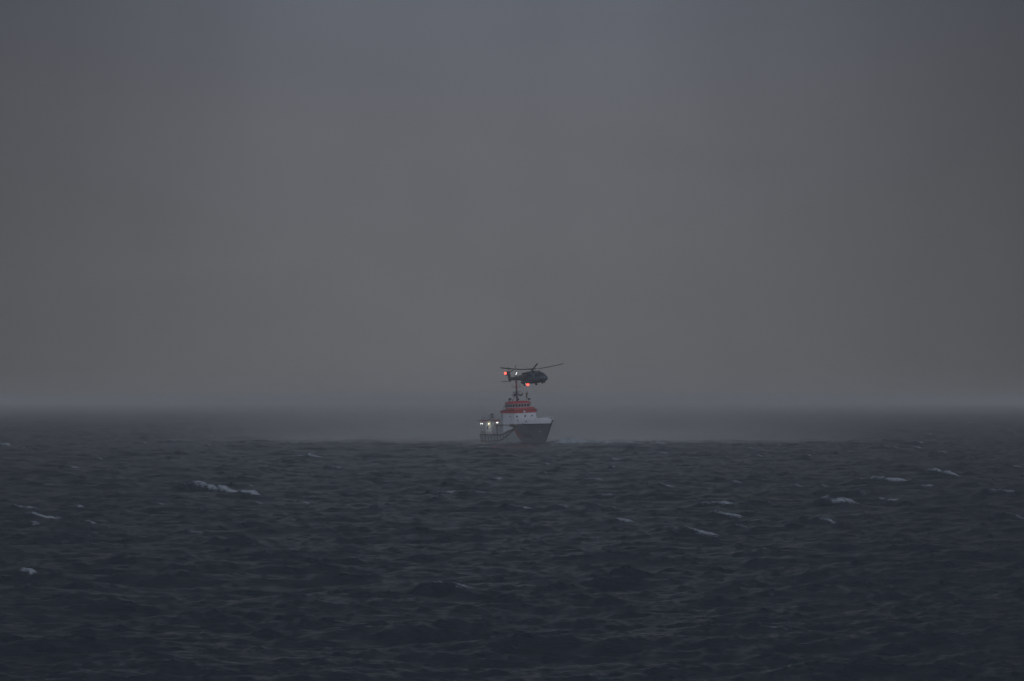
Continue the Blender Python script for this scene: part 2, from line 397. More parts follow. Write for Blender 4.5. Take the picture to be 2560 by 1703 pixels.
def hull_mesh():
    m = MB(); nu, nz = 90, 18
    for sgn in (-1, 1):
        grid = []
        for i in range(nu + 1):
            tq = i / nu; rowv = []
            H = sheer(tq * LEN)
            for j in range(nz + 1):
                z = -1.5 + (H + 1.5) * j / nz; u = tq * stem(z)
                rowv.append((u, sgn * half(u, z), z))
            grid.append(rowv)
        for i in range(nu):
            for j in range(nz):
                q = [grid[i][j], grid[i + 1][j], grid[i + 1][j + 1], grid[i][j + 1]]
                cu = sum(p[0] for p in q) / 4; cz = sum(p[2] for p in q) / 4
                m.add(q, [(0, 1, 2, 3)], 1 if cu > 17.6 + 0.45 * (3.6 - cz) else 0, True)
        if sgn == -1: gs = grid
        else: gp = grid
    for i in range(nu):     # deck
        m.add([gs[i][-1], gp[i][-1], gp[i + 1][-1], gs[i + 1][-1]], [(0, 1, 2, 3)], 2)
    for j in range(nz):     # transom
        m.add([gs[0][j], gp[0][j], gp[0][j + 1], gs[0][j + 1]], [(0, 1, 2, 3)], 0)
    return m
hull = hull_mesh().build('hull', ['hull', 'bow', 'deck'], ship)

def side_pt(u, z, off=0.0, sgn=-1):
    z_ = z; h = half(u, z_)
    return (u, sgn * (h + off), z)
def patch(m, quad, n=8, off=0.04, sgn=-1, mi=0):
    """quad = four (u,z) corners, laid on the hull side"""
    (a, b, c_, d) = quad; vs = []
    for i in range(n + 1):
        for j in range(n + 1):
            s, q = i / n, j / n
            u = (a[0] * (1 - s) + b[0] * s) * (1 - q) + (d[0] * (1 - s) + c_[0] * s) * q
            z = (a[1] * (1 - s) + b[1] * s) * (1 - q) + (d[1] * (1 - s) + c_[1] * s) * q
            vs.append(side_pt(u, z, off, sgn))
    fs = [(i * (n + 1) + j, (i + 1) * (n + 1) + j, (i + 1) * (n + 1) + j + 1, i * (n + 1) + j + 1) for i in range(n) for j in range(n)]
    return m.add(vs, fs, mi)

# raised forward bulwark, white
bw = MB()
for sgn in (-1, 1):
    top = []; botv = []; inn = []
    for i in range(41):
        u = 17.7 + (29.93 - 17.7) * i / 40
        zt = 6.45 - 0.25 * max(0, (19.5 - u) / 2) if u > 18 else 6.2
        zb = sheer(u) - 0.02 if u > 18.6 else 4.6
        zt = zt - 0.9 * max(0, (u - 28.3) / 1.7) ** 2
        h = half(u, 6.2) * (1 if u < 29.9 else 0); hb_ = half(u, zb) + .03
        botv.append((min(u, stem(zb)), sgn * max(hb_, 0.0), zb)); top.append((u, sgn * h, zt)); inn.append((u, sgn * max(0, h - 0.12), zt))
    for i in range(40):
        bw.add([botv[i], botv[i + 1], top[i + 1], top[i]], [(0, 1, 2, 3)], 0, True)
        bw.add([top[i], top[i + 1], inn[i + 1], inn[i]], [(0, 1, 2, 3)])
        lo0 = (inn[i][0], inn[i][1], botv[i][2] + .05); lo1 = (inn[i + 1][0], inn[i + 1][1], botv[i + 1][2] + .05)
        bw.add([inn[i], inn[i + 1], lo1, lo0], [(0, 1, 2, 3)])
bw.build('bulwark', 'white', ship, 'white bulwark around the raised foredeck')

for u, z, r_ in ((19.9, 6.0, .2), (22.9, 5.65, .2)):  # dark discs added in place of the lower portholes the bulwark hides
    b_ = MB(); y = -(half(u, 6.2) * .6 + half(u, 5.0) * .4); b_.tube([(u, y + .12, z), (u + .03, y - .07, z)], r_, 14); b_.build('bulwark_disc', 'dark', ship)
# fenders
def rail(name, pts, r):
    f = MB(); P = []
    for (u, z) in pts: P.append(side_pt(u, z, r * 0.7))
    f.tube(P, r, 8); return f.build(name, 'rubber', ship)
def interp(pts, n):
    xs = [p[0] for p in pts]; zs = [p[1] for p in pts]
    u = np.linspace(xs[0], xs[-1], n); return list(zip(u, np.interp(u, xs, zs)))
up = [(0.1, 2.25), (11, 2.3), (13.5, 2.75), (15.6, 3.25), (17.9, 3.75)]
lw = [(0.1, 0.75), (4.2, 0.55), (9.0, 0.75), (11.5, 1.1), (14.5, 2.1), (17.4, 3.5)]
rail('fender_rail', interp(up, 30), 0.14); rail('fender_rail', interp(lw, 30), 0.12)
for k in range(10):
    u = 0.15 + k * 1.55
    zt = np.interp(u, [p[0] for p in up], [p[1] for p in up]); ub = u - 0.25 if k else u; zb = np.interp(ub, [p[0] for p in lw], [p[1] for p in lw])
    f = MB(); f.tube([side_pt(u + (ub - u) * s, zt + (zb - zt) * s, 0.05) for s in (0, .25, .5, .75, 1)], 0.13 if k == 0 else 0.085, 6)
    f.build('fender_rib', 'rubber', ship)
f = MB(); f.tube([side_pt(u, 5.02 if u < 29 else 5.1, 0.1) for u in np.linspace(21.5, 27.4, 16)], 0.13, 8); f.build('bow_fender', 'rubber', ship)
f = MB()
f.tube([(stem(z) + .05, 0, z) for z in np.linspace(0.2, 4.6, 14)], 0.14, 6)
f.tube([(stem(4.6) + .05, 0, 4.6), (29.5, 0, 5.2), (30.0, 0, 5.75)], 0.2, 8); f.build('stem_fender', 'rubber', ship)
f = MB()
patch(f, [(17.75, 3.75), (18.25, 3.75), (19.3, 1.7), (18.8, 1.7)]); patch(f, [(18.55, 3.65), (18.85, 3.65), (19.85, 1.75), (19.55, 1.75)])
f.build('hull_stripe', 'stripe', ship, 'dull red diagonal stripes on the bow side')
# lettering laid on the hull
cu = bpy.data.curves.new('lettering', 'FONT'); cu.body = 'SAR'; cu.size = 1.75; cu.shear = 0.0; cu.offset = 0.05
to = bpy.data.objects.new('lettering_tmp', cu); col.objects.link(to)
bpy.context.view_layer.update()
tm = bpy.data.meshes.new_from_object(to.evaluated_get(bpy.context.evaluated_depsgraph_get()))
lt = MB(); lt.add([side_pt(20.1 + v.co.x * 0.98, 1.75 + v.co.y * 1.0 - 0.14 * v.co.x, 0.035) for v in tm.vertices], [tuple(p.vertices) for p in tm.polygons])
bpy.data.objects.remove(to); bpy.data.curves.remove(cu); bpy.data.meshes.remove(tm)
lt.build('hull_lettering', 'letter', ship)
# anchor in a pocket
a = MB(); q = side_pt(25.6, 3.0, 0.06); a.box(q, (0.5, 0.12, 0.15), (0, 0, R(35))); a.tube([q, (q[0], q[1] - .02, q[2] + .7)], 0.06, 6)
a.tube([(q[0] - .3, q[1] + .05, q[2] + .25), q, (q[0] + .3, q[1] + .1, q[2] + .25)], 0.06, 6); a.build('anchor', 'grey', ship)

def octo(u0, u1, hw, cf, ca=0.0):      # footprint: chamfered front corners, y = port
    return [(u0, -hw + ca), (u0 + ca, -hw), (u1 - cf * 1.3, -hw), (u1, -hw + cf), (u1, hw - cf), (u1 - cf * 1.3, hw), (u0 + ca, hw), (u0, hw - ca)]
def clean(p):
    o = []
    for q in p:
        if not o or (abs(q[0] - o[-1][0]) + abs(q[1] - o[-1][1])) > 1e-6: o.append(q)
    if abs(o[0][0] - o[-1][0]) + abs(o[0][1] - o[-1][1]) < 1e-6: o.pop()
    return o
def grow(p, d):
    cx = sum(q[0] for q in p) / len(p); return [(x + d * (1 if x > cx else -1), y + d * (1 if y > 0 else -1)) for x, y in p]
def wall_panel(name, P, Q, zb, zt, s0, s1, z0, z1, m, parent, Pt=None, Qt=None, th=0.05, off=0.01, frame=None):
    """a slab lying on the wall from P to Q (bottom) / Pt to Qt (top)"""
    Pt = Pt or P; Qt = Qt or Q
    def pt(s, z):
        q = (z - zb) / (zt - zb)
        a_ = Vector(P).lerp(Vector(Q), s); b_ = Vector(Pt).lerp(Vector(Qt), s); r_ = a_.lerp(b_, q); return Vector((r_.x, r_.y, z))
    c4 = [pt(s0, z0), pt(s1, z0), pt(s1, z1), pt(s0, z1)]
    nrm = (c4[1] - c4[0]).cross(c4[3] - c4[0]).normalized()
    mid = (Vector(P) + Vector(Q)) / 2
    if nrm.x * (mid.x - 14) * 0.2 + nrm.y * mid.y < 0 and abs(mid.y) > 0.3: nrm = -nrm
    elif abs(mid.y) <= 0.3 and nrm.x * (mid.x - 12) < 0: nrm = -nrm
    b_ = MB(); A_ = [p + nrm * off for p in c4]; B_ = [p + nrm * (off + th) for p in c4]
    b_.add(A_ + B_, [(0, 1, 2, 3), (4, 5, 6, 7), (0, 1, 5, 4), (1, 2, 6, 5), (2, 3, 7, 6), (3, 0, 4, 7)])
    o = b_.build(name, m, parent)
    return o, c4, nrm
def porthole(P, Q, s, z, parent, r=0.2):
    p = Vector(P).lerp(Vector(Q), s); d = (Vector(Q) - Vector(P)).normalized(); n = Vector((d.y, -d.x))
    if n.x * (p.x - 13) + n.y * p.y * 3 < 0: n = -n
    b_ = MB(); c0 = Vector((p.x, p.y, z)); n3 = Vector((n.x, n.y, 0))
    b_.tube([c0 - n3 * 0.02, c0 + n3 * 0.05], r, 14); g = b_.build('porthole', 'glass', parent)
    b_ = MB(); ring = []
    for k in range(15):
        t_ = 2 * math.pi * k / 14; ring.append(c0 + n3 * 0.04 + Vector((d.x, d.y, 0)) * math.cos(t_) * (r + .04) + Vector((0, 0, 1)) * math.sin(t_) * (r + .04))
    b_.tube(ring, 0.04, 5); b_.build('porthole_rim', 'grey', g)

# lower deckhouse: white, four portholes and two below
fp = clean(octo(11, 18.8, 3.35, 1.15)); ft = clean(octo(11, 18.3, 3.2, 1.1))
dh = MB().prism(fp, 2.3, ft, 7.65).build('deckhouse', 'white', ship, 'white main deckhouse with round portholes')
# wall order for the front: indices 1->2 starboard side, 2->3 starboard chamfer, 3->4 front, 4->5 port chamfer
def lerp_fp(z): q = (z - 2.3) / (7.65 - 2.3); return [tuple(Vector(a_).lerp(Vector(b_), q)) for a_, b_ in zip(fp, ft)]
L7 = lerp_fp(6.85); L6 = lerp_fp(6.1); L5 = lerp_fp(5.6)
nfp = len(fp)
seg = {'side': None, 'sch': None, 'front': None, 'pch': None}
for i in range(nfp):
    P_, Q_ = fp[i], fp[(i + 1) % nfp]; mx_, my_ = (P_[0] + Q_[0]) / 2, (P_[1] + Q_[1]) / 2
    if my_ < -3.3 and mx_ < 18: seg['side'] = i
    elif abs(my_) < .2 and mx_ > 17: seg['front'] = i
    elif my_ < -1.5 and mx_ > 17: seg['sch'] = i
    elif my_ > 1.5 and mx_ > 17: seg['pch'] = i
def on(Lf, k): i = seg[k]; return Lf[i], Lf[(i + 1) % nfp]
for k, s, z, r_ in (('side', 0.62, 6.85, .15), ('sch', 0.35, 6.85, .2), ('front', 0.25, 6.85, .22), ('front', 0.72, 6.85, .17), ('pch', 0.35, 6.85, .17)):
    porthole(*on(L7, k), s, z, dh, r_)
for k, s, z in (('sch', 0.55, 6.1), ('front', 0.3, 5.7)):
    porthole(*on(L6 if z > 5.9 else L5, k), s, z, dh, .2)
# red band round the upper deck
b0 = grow(ft, 0.06); MB().prism(b0, 7.65, grow(ft, 0.14), 8.30).build('red_band', 'red', ship)
MB().prism(grow(ft, .0), 8.303, grow(ft, .0), 8.46).build('deck_edge', 'dark', ship)
b2 = clean(octo(12.0, 17.9, 2.95, 1.1)); MB().prism(b2, 8.463, clean(octo(12.0, 17.8, 2.85, 1.1)), 8.95).build('red_coaming', 'red', ship)
# badge on the front of the band
o_, c4, nrm = wall_panel('tmp', *on(b0, 'front'), 7.65, 8.3, 0.12, 0.3, 7.7, 8.28, 'grey', ship); bpy.data.objects.remove(o_)
b_ = MB(); cc = sum(c4, Vector()) / 4; b_.tube([cc + Vector((0.02, 0, 0)), cc + Vector((0.14, 0, 0))], 0.3, 16); bd = b_.build('badge', 'white', ship, 'round white badge on the red band')
# wheelhouse: windows leaning outward, red roof
w0 = clean(octo(11.9, 15.9, 2.45, 0.9)); w1 = clean(octo(11.7, 16.3, 2.75, 1.0))
wh = MB().prism(w0, 8.953, w1, 10.0).build('wheelhouse', 'white', ship)
n = len(w0)
for i in range(n):
    P_, Q_ = w0[i], w0[(i + 1) % n]; Pt, Qt = w1[i], w1[(i + 1) % n]
    ln_ = math.dist(P_, Q_)
    k = max(1, round(ln_ / 0.85))
    for j in range(k):
        o_, c4, nr_ = wall_panel('window', P_, Q_, 8.953, 10.0, (j + .14) / k, (j + .86) / k, 9.14, 9.84, 'glass', wh, Pt, Qt, th=0.03, off=0.012)
r0 = grow(w1, .12); r1 = grow(clean(octo(12.2, 15.4, 2.0, .8)), .0)
MB().prism(r0, 10.003, grow(w1, .10), 10.18).build('roof', 'red', ship, 'red wheelhouse roof')
MB().prism(grow(w1, .06), 10.183, r1, 10.52).build('roof_crown', 'red', ship)

# roof gear
def searchlight(u, y, z, s=1.0, parent=ship):
    b_ = MB(); b_.tube([(u, y, z - .55 * s), (u, y, z - .2 * s)], .07 * s, 8); b_.box((u, y, z - .24 * s), (.12 * s, .62 * s, .06 * s))
    for q in (-1, 1): b_.box((u, y + q * .29 * s, z - .06 * s), (.1 * s, .04 * s, .4 * s))
    o = b_.build('searchlight', 'dark', parent)
    b_ = MB(); b_.tube([(u - .22 * s, y, z), (u - .1 * s, y, z), (u + .24 * s, y, z), (u + .27 * s, y, z)], [.12 * s, .23 * s, .27 * s, .27 * s], 14); b_.build('lamp_housing', 'dark', o)
searchlight(13.3, -2.3, 11.15, 1.15); searchlight(15.0, -1.0, 11.05, 1.05); searchlight(14.9, 2.25, 10.95, 1.0)
MB().tube([(12.6, -2.3, 10.2), (12.6, -2.3, 11.0)], .05, 6).build('searchlight_post', 'dark', ship)

# mast
mu = 12.9
mt = MB(); mt.tube([(mu, 0, 10.5), (mu, 0, 13.6)], [.22, .17], 10); mt.tube([(mu, 0, 13.6), (mu, 0, 16.2)], [.15, .1], 10); mt.tube([(mu, 0, 16.2), (mu, 0, 19.0)], [.06, .04], 8)
for q in (-1, 1): mt.tube([(mu - 1.2, q * .9, 10.2), (mu, q * .1, 12.6)], .08, 8)
mast = mt.build('mast', 'dark', ship, 'dark mast with crossarms above the wheelhouse')
b_ = MB(); b_.tube([(mu, 0, 15.0), (mu, 0, 15.6)], .20, 10); b_.tube([(mu, 0, 13.55), (mu, 0, 14.55)], [.18, .28], 10); b_.build('mast_drum', 'darkred', mast)
def arm(z, hw, r, tip=0.0, name='crossarm'):
    b_ = MB(); b_.tube([(mu, -hw, z), (mu, hw, z)], r, 6)
    o = b_.build(name, 'dark', mast)
    if tip:
        for q in (-1, 1):
            b_ = MB(); b_.tube([(mu, q * hw, z - .1), (mu, q * hw, z + tip)], [.09, .06], 6); b_.build('antenna', 'dark', o)
    return o
arm(14.05, 1.05, .05, .55); arm(12.85, 1.15, .06, 0.0); arm(16.0, .5, .04, .5); arm(16.9, .65, .03, 0.0)
b_ = MB(); b_.box((mu, 0, 12.72), (1.1, 1.5, .08)); b_.build('mast_platform', 'dark', mast)
b_ = MB(); b_.tube([(mu + .4, -.6, 12.0), (mu + .4, -.6, 12.3)], .22, 10); b_.box((mu + .4, -.6, 12.38), (.22, 1.5, .2), (0, 0, R(25))); b_.build('radar_scanner', 'dark', mast)
b_ = MB(); b_.tube([(mu + .3, .95, 11.75), (mu + .3, .95, 12.0)], .26, 10); b_.box((mu + .3, .95, 12.1), (.24, 1.0, .22), (0, 0, R(-10))); b_.build('radar_scanner', 'dark', mast)
b_ = MB(); b_.box((mu + .2, 0, 11.85), (.8, 2.9, .1)); b_.box((mu + .3, -.55, 12.08), (.5, .7, .42)); b_.tube([(mu + .3, -1.45, 11.9), (mu + .3, -1.45, 12.6)], .05, 6); b_.build('radar_shelf', 'dark', mast)
for y, z in ((-1.05, 12.2), (1.4, 12.35), (0.3, 12.3)):
    b_ = MB(); b_.ball((mu + .35, y, z), .17, 10, 6); b_.build('horn', 'dark', mast)
b_ = MB(); b_.ball((mu + .15, .12, 17.55), .07, 10, 6); b_.build('masthead_lamp', 'lamp_soft', mast)
b_ = MB(); b_.ball((mu + .15, -.08, 17.25), .05, 8, 6); b_.build('masthead_lamp', 'lamp_soft', mast)
b_ = MB(); b_.tube([(mu, 0, 19.0), (mu, 0, 19.5)], [.11, .08], 8); b_.build('antenna', 'dark', mast)
for y in (-.18, .62):
    b_ = MB(); b_.tube([(mu - .3, y, 10.5), (mu - .3, y, 15.9)], .018, 5); b_.build('stay', 'dark', mast)
# whip antennas and wing gear
b_ = MB(); b_.tube([(11.3, -2.4, 8.5), (11.3, -2.4, 10.4)], .06, 6); b_.box((11.3, -2.4, 9.3), (.3, .3, .45)); b_.build('wing_lamp_post', 'dark', ship)
b_ = MB(); b_.tube([(11.0, -2.9, 8.46), (11.5, -2.9, 9.6), (12.0, -2.6, 10.3)], .04, 5); b_.build('wing_stay', 'dark', ship)

# rails on the upper deck and foredeck
def railing(pts, h, name='railing', bars=3, m_='grey'):
    b_ = MB()
    for k in range(1, bars + 1): b_.tube([(x, y, z + h * k / bars) for x, y, z in pts], .022, 5)
    for i in range(len(pts) - 1):
        a_, c_ = Vector(pts[i]), Vector(pts[i + 1]); n_ = max(1, round((c_ - a_).length / 1.2))
        for k in range(n_ + (1 if i == len(pts) - 2 else 0)):
            p = a_.lerp(c_, k / n_); b_.tube([p, p + Vector((0, 0, h))], .028, 5)
    return b_.build(name, m_, ship)
railing([(11.2, -3.1, 8.46), (11.2, 3.1, 8.46)], .95); railing([(11.2, -3.1, 8.46), (14.5, -3.1, 8.46)], .7)
railing([(0.1, 3.6, 2.35), (0.1, -3.6, 2.35), (5.4, -3.95, 2.35)], .65, m_='dark')
railing([(5.4, -4.0, 2.35), (11, -4.05, 2.35)], .75)

# lower aft superstructure between deckhouse and stern
mid = MB(); mid.prism(clean(octo(4.2, 10.995, 2.9, .01)), 2.36, clean(octo(4.6, 10.995, 2.8, .01)), 6.2)
mid = mid.build('aft_superstructure', 'grey', ship)
MB().box((9.2, 0, 6.9), (2.6, 3.8, 1.4)).build('funnel_casing', 'grey', ship)
MB().box((10.1, 0, 7.97), (2.0, 5.6, .66)).build('red_wing_band', 'darkred', ship)
b_ = MB(); b_.box((10.4, -2.86, 8.1), (.3, .2, .35)); b_.build('wing_lamp_box', 'dark', ship)
b_ = MB(); b_.ball((10.95, -3.15, 8.22), .10, 10, 6); b_.build('wing_lamp', 'lamp_soft', ship)
MB().box((7.0, -2.86, 5.75), (3.8, .06, .35)).build('red_side_band', 'darkred', ship)
for u in (6.2, 7.6, 9.0): porthole((5, -2.87), (11, -2.87), (u - 5) / 6, 4.5, mid, .17)
b_ = MB(); b_.box((7.55, -3.0, 5.28), (.55, .1, .12)); b_.build('deck_lamp', 'lamp_white', ship)

# stern house with a lit wall, its mast, and the low platform beside it
sh = MB(); sh.prism([(1.6, -3.1), (4.6, -3.1), (4.6, -.6), (1.6, -.6)], 2.36, [(1.7, -3.0), (4.4, -3.0), (4.4, -.7), (1.7, -.7)], 5.5)
house = sh.build('stern_house', 'white', ship, 'small white stern house lit by a warm lamp')
MB().box((3.1, -1.85, 5.6), (3.1, 2.6, .18)).build('stern_house_roof', 'grey', house)
wall_panel('window', (1.6, -3.1), (4.6, -3.1), 2.36, 5.5, .3, .45, 3.6, 4.3, 'glass', house, (1.7, -3.0), (4.4, -3.0))
wall_panel('door', (4.6, -3.1), (4.6, -.6), 2.36, 5.5, .55, .8, 2.5, 4.4, 'grey', house, (4.4, -3.0), (4.4, -.7))
porthole((4.47, -3.03), (4.47, -.7), .35, 4.05, house, .2)
b_ = MB(); b_.ball((3.6, -3.22, 4.95), (.12, .08, .15), 10, 6); b_.build('warm_lamp', 'lamp_warm', house)
lamp('warm_lamp_light', (3.9, -4.0, 4.75), 15, (1.0, .9, .55), ship)
MB().box((0.5, -2.3, 5.75), (3.4, 2.6, .22)).build('stern_platform', 'darkred', ship, 'dull red edged platform over the stern')
for x in (-.1, 1.3):
    for y in (-3.3, -1.3): MB().tube([(x, y, 2.36), (x, y, 5.64)], .07, 6).build('platform_post', 'grey', ship)
b_ = MB(); b_.box((.3, -2.2, 6.35), (1.6, 1.6, .95)); b_.build('liferaft_rack', 'grey', ship)
for u in (0.35, 1.1):
    b_ = MB(); b_.box((u, -3.64, 4.98), (.22, .1, .11)); b_.build('deck_lamp', 'lamp_white', ship)
MB().box((.7, -3.58, 5.2), (1.4, .06, .1)).build('lamp_bracket', 'grey', ship)
lamp('deck_lamp_light', (.7, -4.2, 4.9), 5, (1, .98, .9), ship)
# tripod mast on the stern house
b_ = MB(); tp = (3.2, -1.9, 7.55)
for q in ((2.5, -2.4), (2.5, -1.3), (4.4, -1.9)): b_.tube([(q[0], q[1], 5.68), (tp[0], tp[1], 6.9)], .075, 6)
b_.tube([(3.2, -1.9, 6.7), tp], .11, 6); b_.box((3.2, -1.9, 7.25), (.5, .5, .35)); b_.tube([(2.6, -2.7, 6.75), (3.2, -1.9, 7.3), (3.6, -1.2, 6.6)], .05, 5)
tm_ = b_.build('tripod_mast', 'dark', ship, 'dark tripod mast on the stern house')
b_ = MB(); b_.box((3.3, -1.9, 6.55), (.2, 1.3, .15), (0, 0, R(30))); b_.build('radar_scanner', 'dark', tm_)
b_ = MB(); b_.box((4.0, -1.5, 5.85), (.7, .9, .35)); b_.build('winch_box', 'dark', ship)
# stowed crane jib and covered rubber boat ahead of it
b_ = MB(); b_.tube([(8.2, -3.5, 4.75), (17.0, -3.75, 4.75)], .09, 6); b_.tube([(8.2, -3.5, 4.35), (12, -3.6, 4.72)], .05, 6); b_.tube([(8.2, -3.5, 2.4), (8.2, -3.5, 4.75)], .13, 8)
b_.build('crane_jib', 'dark', ship, 'thin dark jib stowed level along the side')
secs = []
for s in np.linspace(0, 1, 11):
    u = 16.3 + 3.6 * s; r_ = .52 * math.sin(math.pi * min(1, .25 + s * .6)) ** .7
    secs.append([(u, -half(u, 4.6) - .15 + r_ * .55 * math.cos(a_), 4.72 - .12 * s + r_ * .75 * math.sin(a_)) for a_ in np.linspace(0, 2 * math.pi, 12, endpoint=False)])
MB().loft(secs).build('covered_bundle', 'brown', ship, 'brown covered bundle lashed at the break of the deck')
# foredeck gear
b_ = MB(); b_.tube([(29.0, 0, 5.3), (29.0, 0, 6.9)], .05, 6); b_.build('jackstaff', 'grey', ship)
b_ = MB(); b_.tube([(24, -.9, 5.5), (24, .9, 5.5)], .32, 12); b_.box((24, 0, 5.25), (.9, 1.2, .4)); b_.build('windlass', 'dark', ship)
b_ = MB(); b_.tube([(26.5, -half(26.5, 5.7) - .03, 5.75), (26.5, -half(26.5, 5.7) + .06, 5.75)], .13, 10); b_.build('fairlead', 'dark', ship)

# ------------------------------------------------------------------ helicopter (local x forward, y to port, origin at the rotor hub)
HUB = Vector((5.1, D + 11.0, 18.6))
HEAD = -54
heli = empty('helicopter', HUB, (R(2.0), R(-4.5), R(HEAD)), 'dark grey rescue helicopter with red beacons hovering behind the ship mast', 'helicopter')
def sec(x, zc, hw, hh, e=2.6, n=28, y0=0):
    o = []
    for k in range(n):
        a_ = 2 * math.pi * k / n; ca, sa = math.cos(a_), math.sin(a_)
        o.append((x, y0 + hw * math.copysign(abs(ca) ** (2 / e), ca), zc + hh * math.copysign(abs(sa) ** (2 / e), sa)))
    return o
S = [(5.75, -2.75, .12, .12), (5.6, -2.75, .42, .38), (5.2, -2.72, .75, .66), (4.5, -2.58, 1.05, .92), (3.6, -2.36, 1.35, 1.2), (2.7, -2.25, 1.58, 1.35), (1, -2.25, 1.72, 1.4),
     (-1, -2.22, 1.75, 1.42), (-2.4, -2.15, 1.65, 1.35), (-3.4, -2.0, 1.3, 1.1), (-4.4, -1.85, .92, .82), (-5.6, -1.78, .62, .6), (-7.4, -1.72, .45, .5), (-9.0, -1.68, .34, .42), (-9.9, -1.66, .2, .3)]
fus = MB()
fr = [s for s in S if s[0] >= 1]; ba = [s for s in S if s[0] <= 1]
fus.loft([sec(*s) for s in S if s[0] >= -1], 1, cap=True); fus.loft([sec(*s) for s in S if s[0] <= -1], 0, cap=True)
fuselage = fus.build('fuselage', ['heli', 'helifront'], heli)
# cockpit glass: panels proud of the nose
g = MB()
def nose_pt(x, ang, off=.03):
    xs = [s[0] for s in S][::-1]; q = [np.interp(x, xs, [s[i] for s in S][::-1]) for i in (1, 2, 3)]
    ca, sa = math.cos(ang), math.sin(ang); e = 2.6
    return (x, (q[1] + off) * math.copysign(abs(ca) ** (2 / e), ca), q[0] + (q[2] + off) * math.copysign(abs(sa) ** (2 / e), sa))
def gl(x0, x1, a0, a1, parent=fuselage, name='windscreen'):
    g = MB(); n_ = 7; vs = [nose_pt(x0 + (x1 - x0) * i / n_, R(a0 + (a1 - a0) * j / n_)) for i in range(n_ + 1) for j in range(n_ + 1)]
    g.add(vs, [(i * (n_ + 1) + j, (i + 1) * (n_ + 1) + j, (i + 1) * (n_ + 1) + j + 1, i * (n_ + 1) + j + 1) for i in range(n_) for j in range(n_)], 0, True)
    return g.build(name, 'cockpit', parent)
gl(3.2, 5.0, 48, 86); gl(3.2, 5.0, 94, 132); gl(2.9, 4.5, 138, 178, name='side_window'); gl(2.9, 4.5, 2, 42, name='side_window')
gl(.9, 1.7, 150, 170, name='cabin_window'); gl(-.4, .5, 150, 170, name='cabin_window'); gl(4.2, 5.0, 196, 225, name='chin_window')
d = MB(); d.add([nose_pt(x, R(a_), .025) for x in np.linspace(-1.4, .4, 6) for a_ in np.linspace(149, 212, 8)],
                [(i * 8 + j, (i + 1) * 8 + j, (i + 1) * 8 + j + 1, i * 8 + j + 1) for i in range(5) for j in range(7)]); d.build('doorway_shade', 'dark', heli, 'dark patch for the shade in the open cabin doorway')  # dark skin laid on the fuselage as the shade inside an open doorway
# engine deck
c_ = MB(); c_.loft([sec(2.9, -1.15, .25, .1), sec(2.4, -1.05, .8, .3), sec(1.4, -.98, 1.1, .45), sec(0, -.95, 1.15, .5), sec(-1.6, -.98, 1.1, .5), sec(-3.0, -1.15, .8, .42), sec(-4.4, -1.35, .35, .25)])
c_.build('engine_cowling', 'heli', heli)
for q in (-1, 1):
    e = MB(); e.tube([(-1.4, q * .95, -.95), (-2.6, q * 1.2, -.92)], [.3, .24], 12); e.build('exhaust', 'dark', heli)
    e = MB(); e.tube([(1.5, q * .75, -.85), (2.05, q * .78, -.85)], [.34, .3], 12); e.build('engine_intake', 'dark', heli)
    e = MB(); e.loft([sec(.6, -3.2, .15, .15, 2.2, 14, q * 1.75), sec(-.2, -3.2, .42, .36, 2.4, 14, q * 1.85), sec(-1.8, -3.2, .45, .38, 2.4, 14, q * 1.85), sec(-3.0, -3.15, .15, .15, 2.2, 14, q * 1.6)])
    sp = e.build('sponson', 'heli', heli)
    e = MB(); e.tube([(-1.2, q * 1.7, -3.75), (-1.2, q * 2.0, -3.75)], .32, 14); e.tube([(-1.2, q * 1.75, -3.2), (-1.2, q * 1.8, -3.75)], .07, 6); e.build('main_wheel', 'rubber', sp)
e = MB(); e.ball((4.9, -.1, -3.62), (.28, .28, .3), 12, 8); e.tube([(4.9, -.1, -3.45), (4.9, -.1, -3.2)], .15, 8); e.build('camera_turret', 'dark', heli)
e = MB(); e.tube([(3.9, -.12, -3.8), (3.9, .12, -3.8)], .24, 12); e.tube([(3.9, 0, -3.8), (3.9, 0, -3.2)], .06, 6); e.build('nose_wheel', 'rubber', heli)
e = MB(); e.loft([sec(5.6, -2.95, .3, .25, 2, 16), sec(5.95, -2.97, .25, .2, 2, 16), sec(6.15, -2.98, .08, .07, 2, 16)]); e.build('nose_radome', 'dark', heli)
e = MB(); e.ball((3.1, 0, -1.02), (.32, .24, .2), 12, 8); e.build('roof_fairing', 'heli', heli)
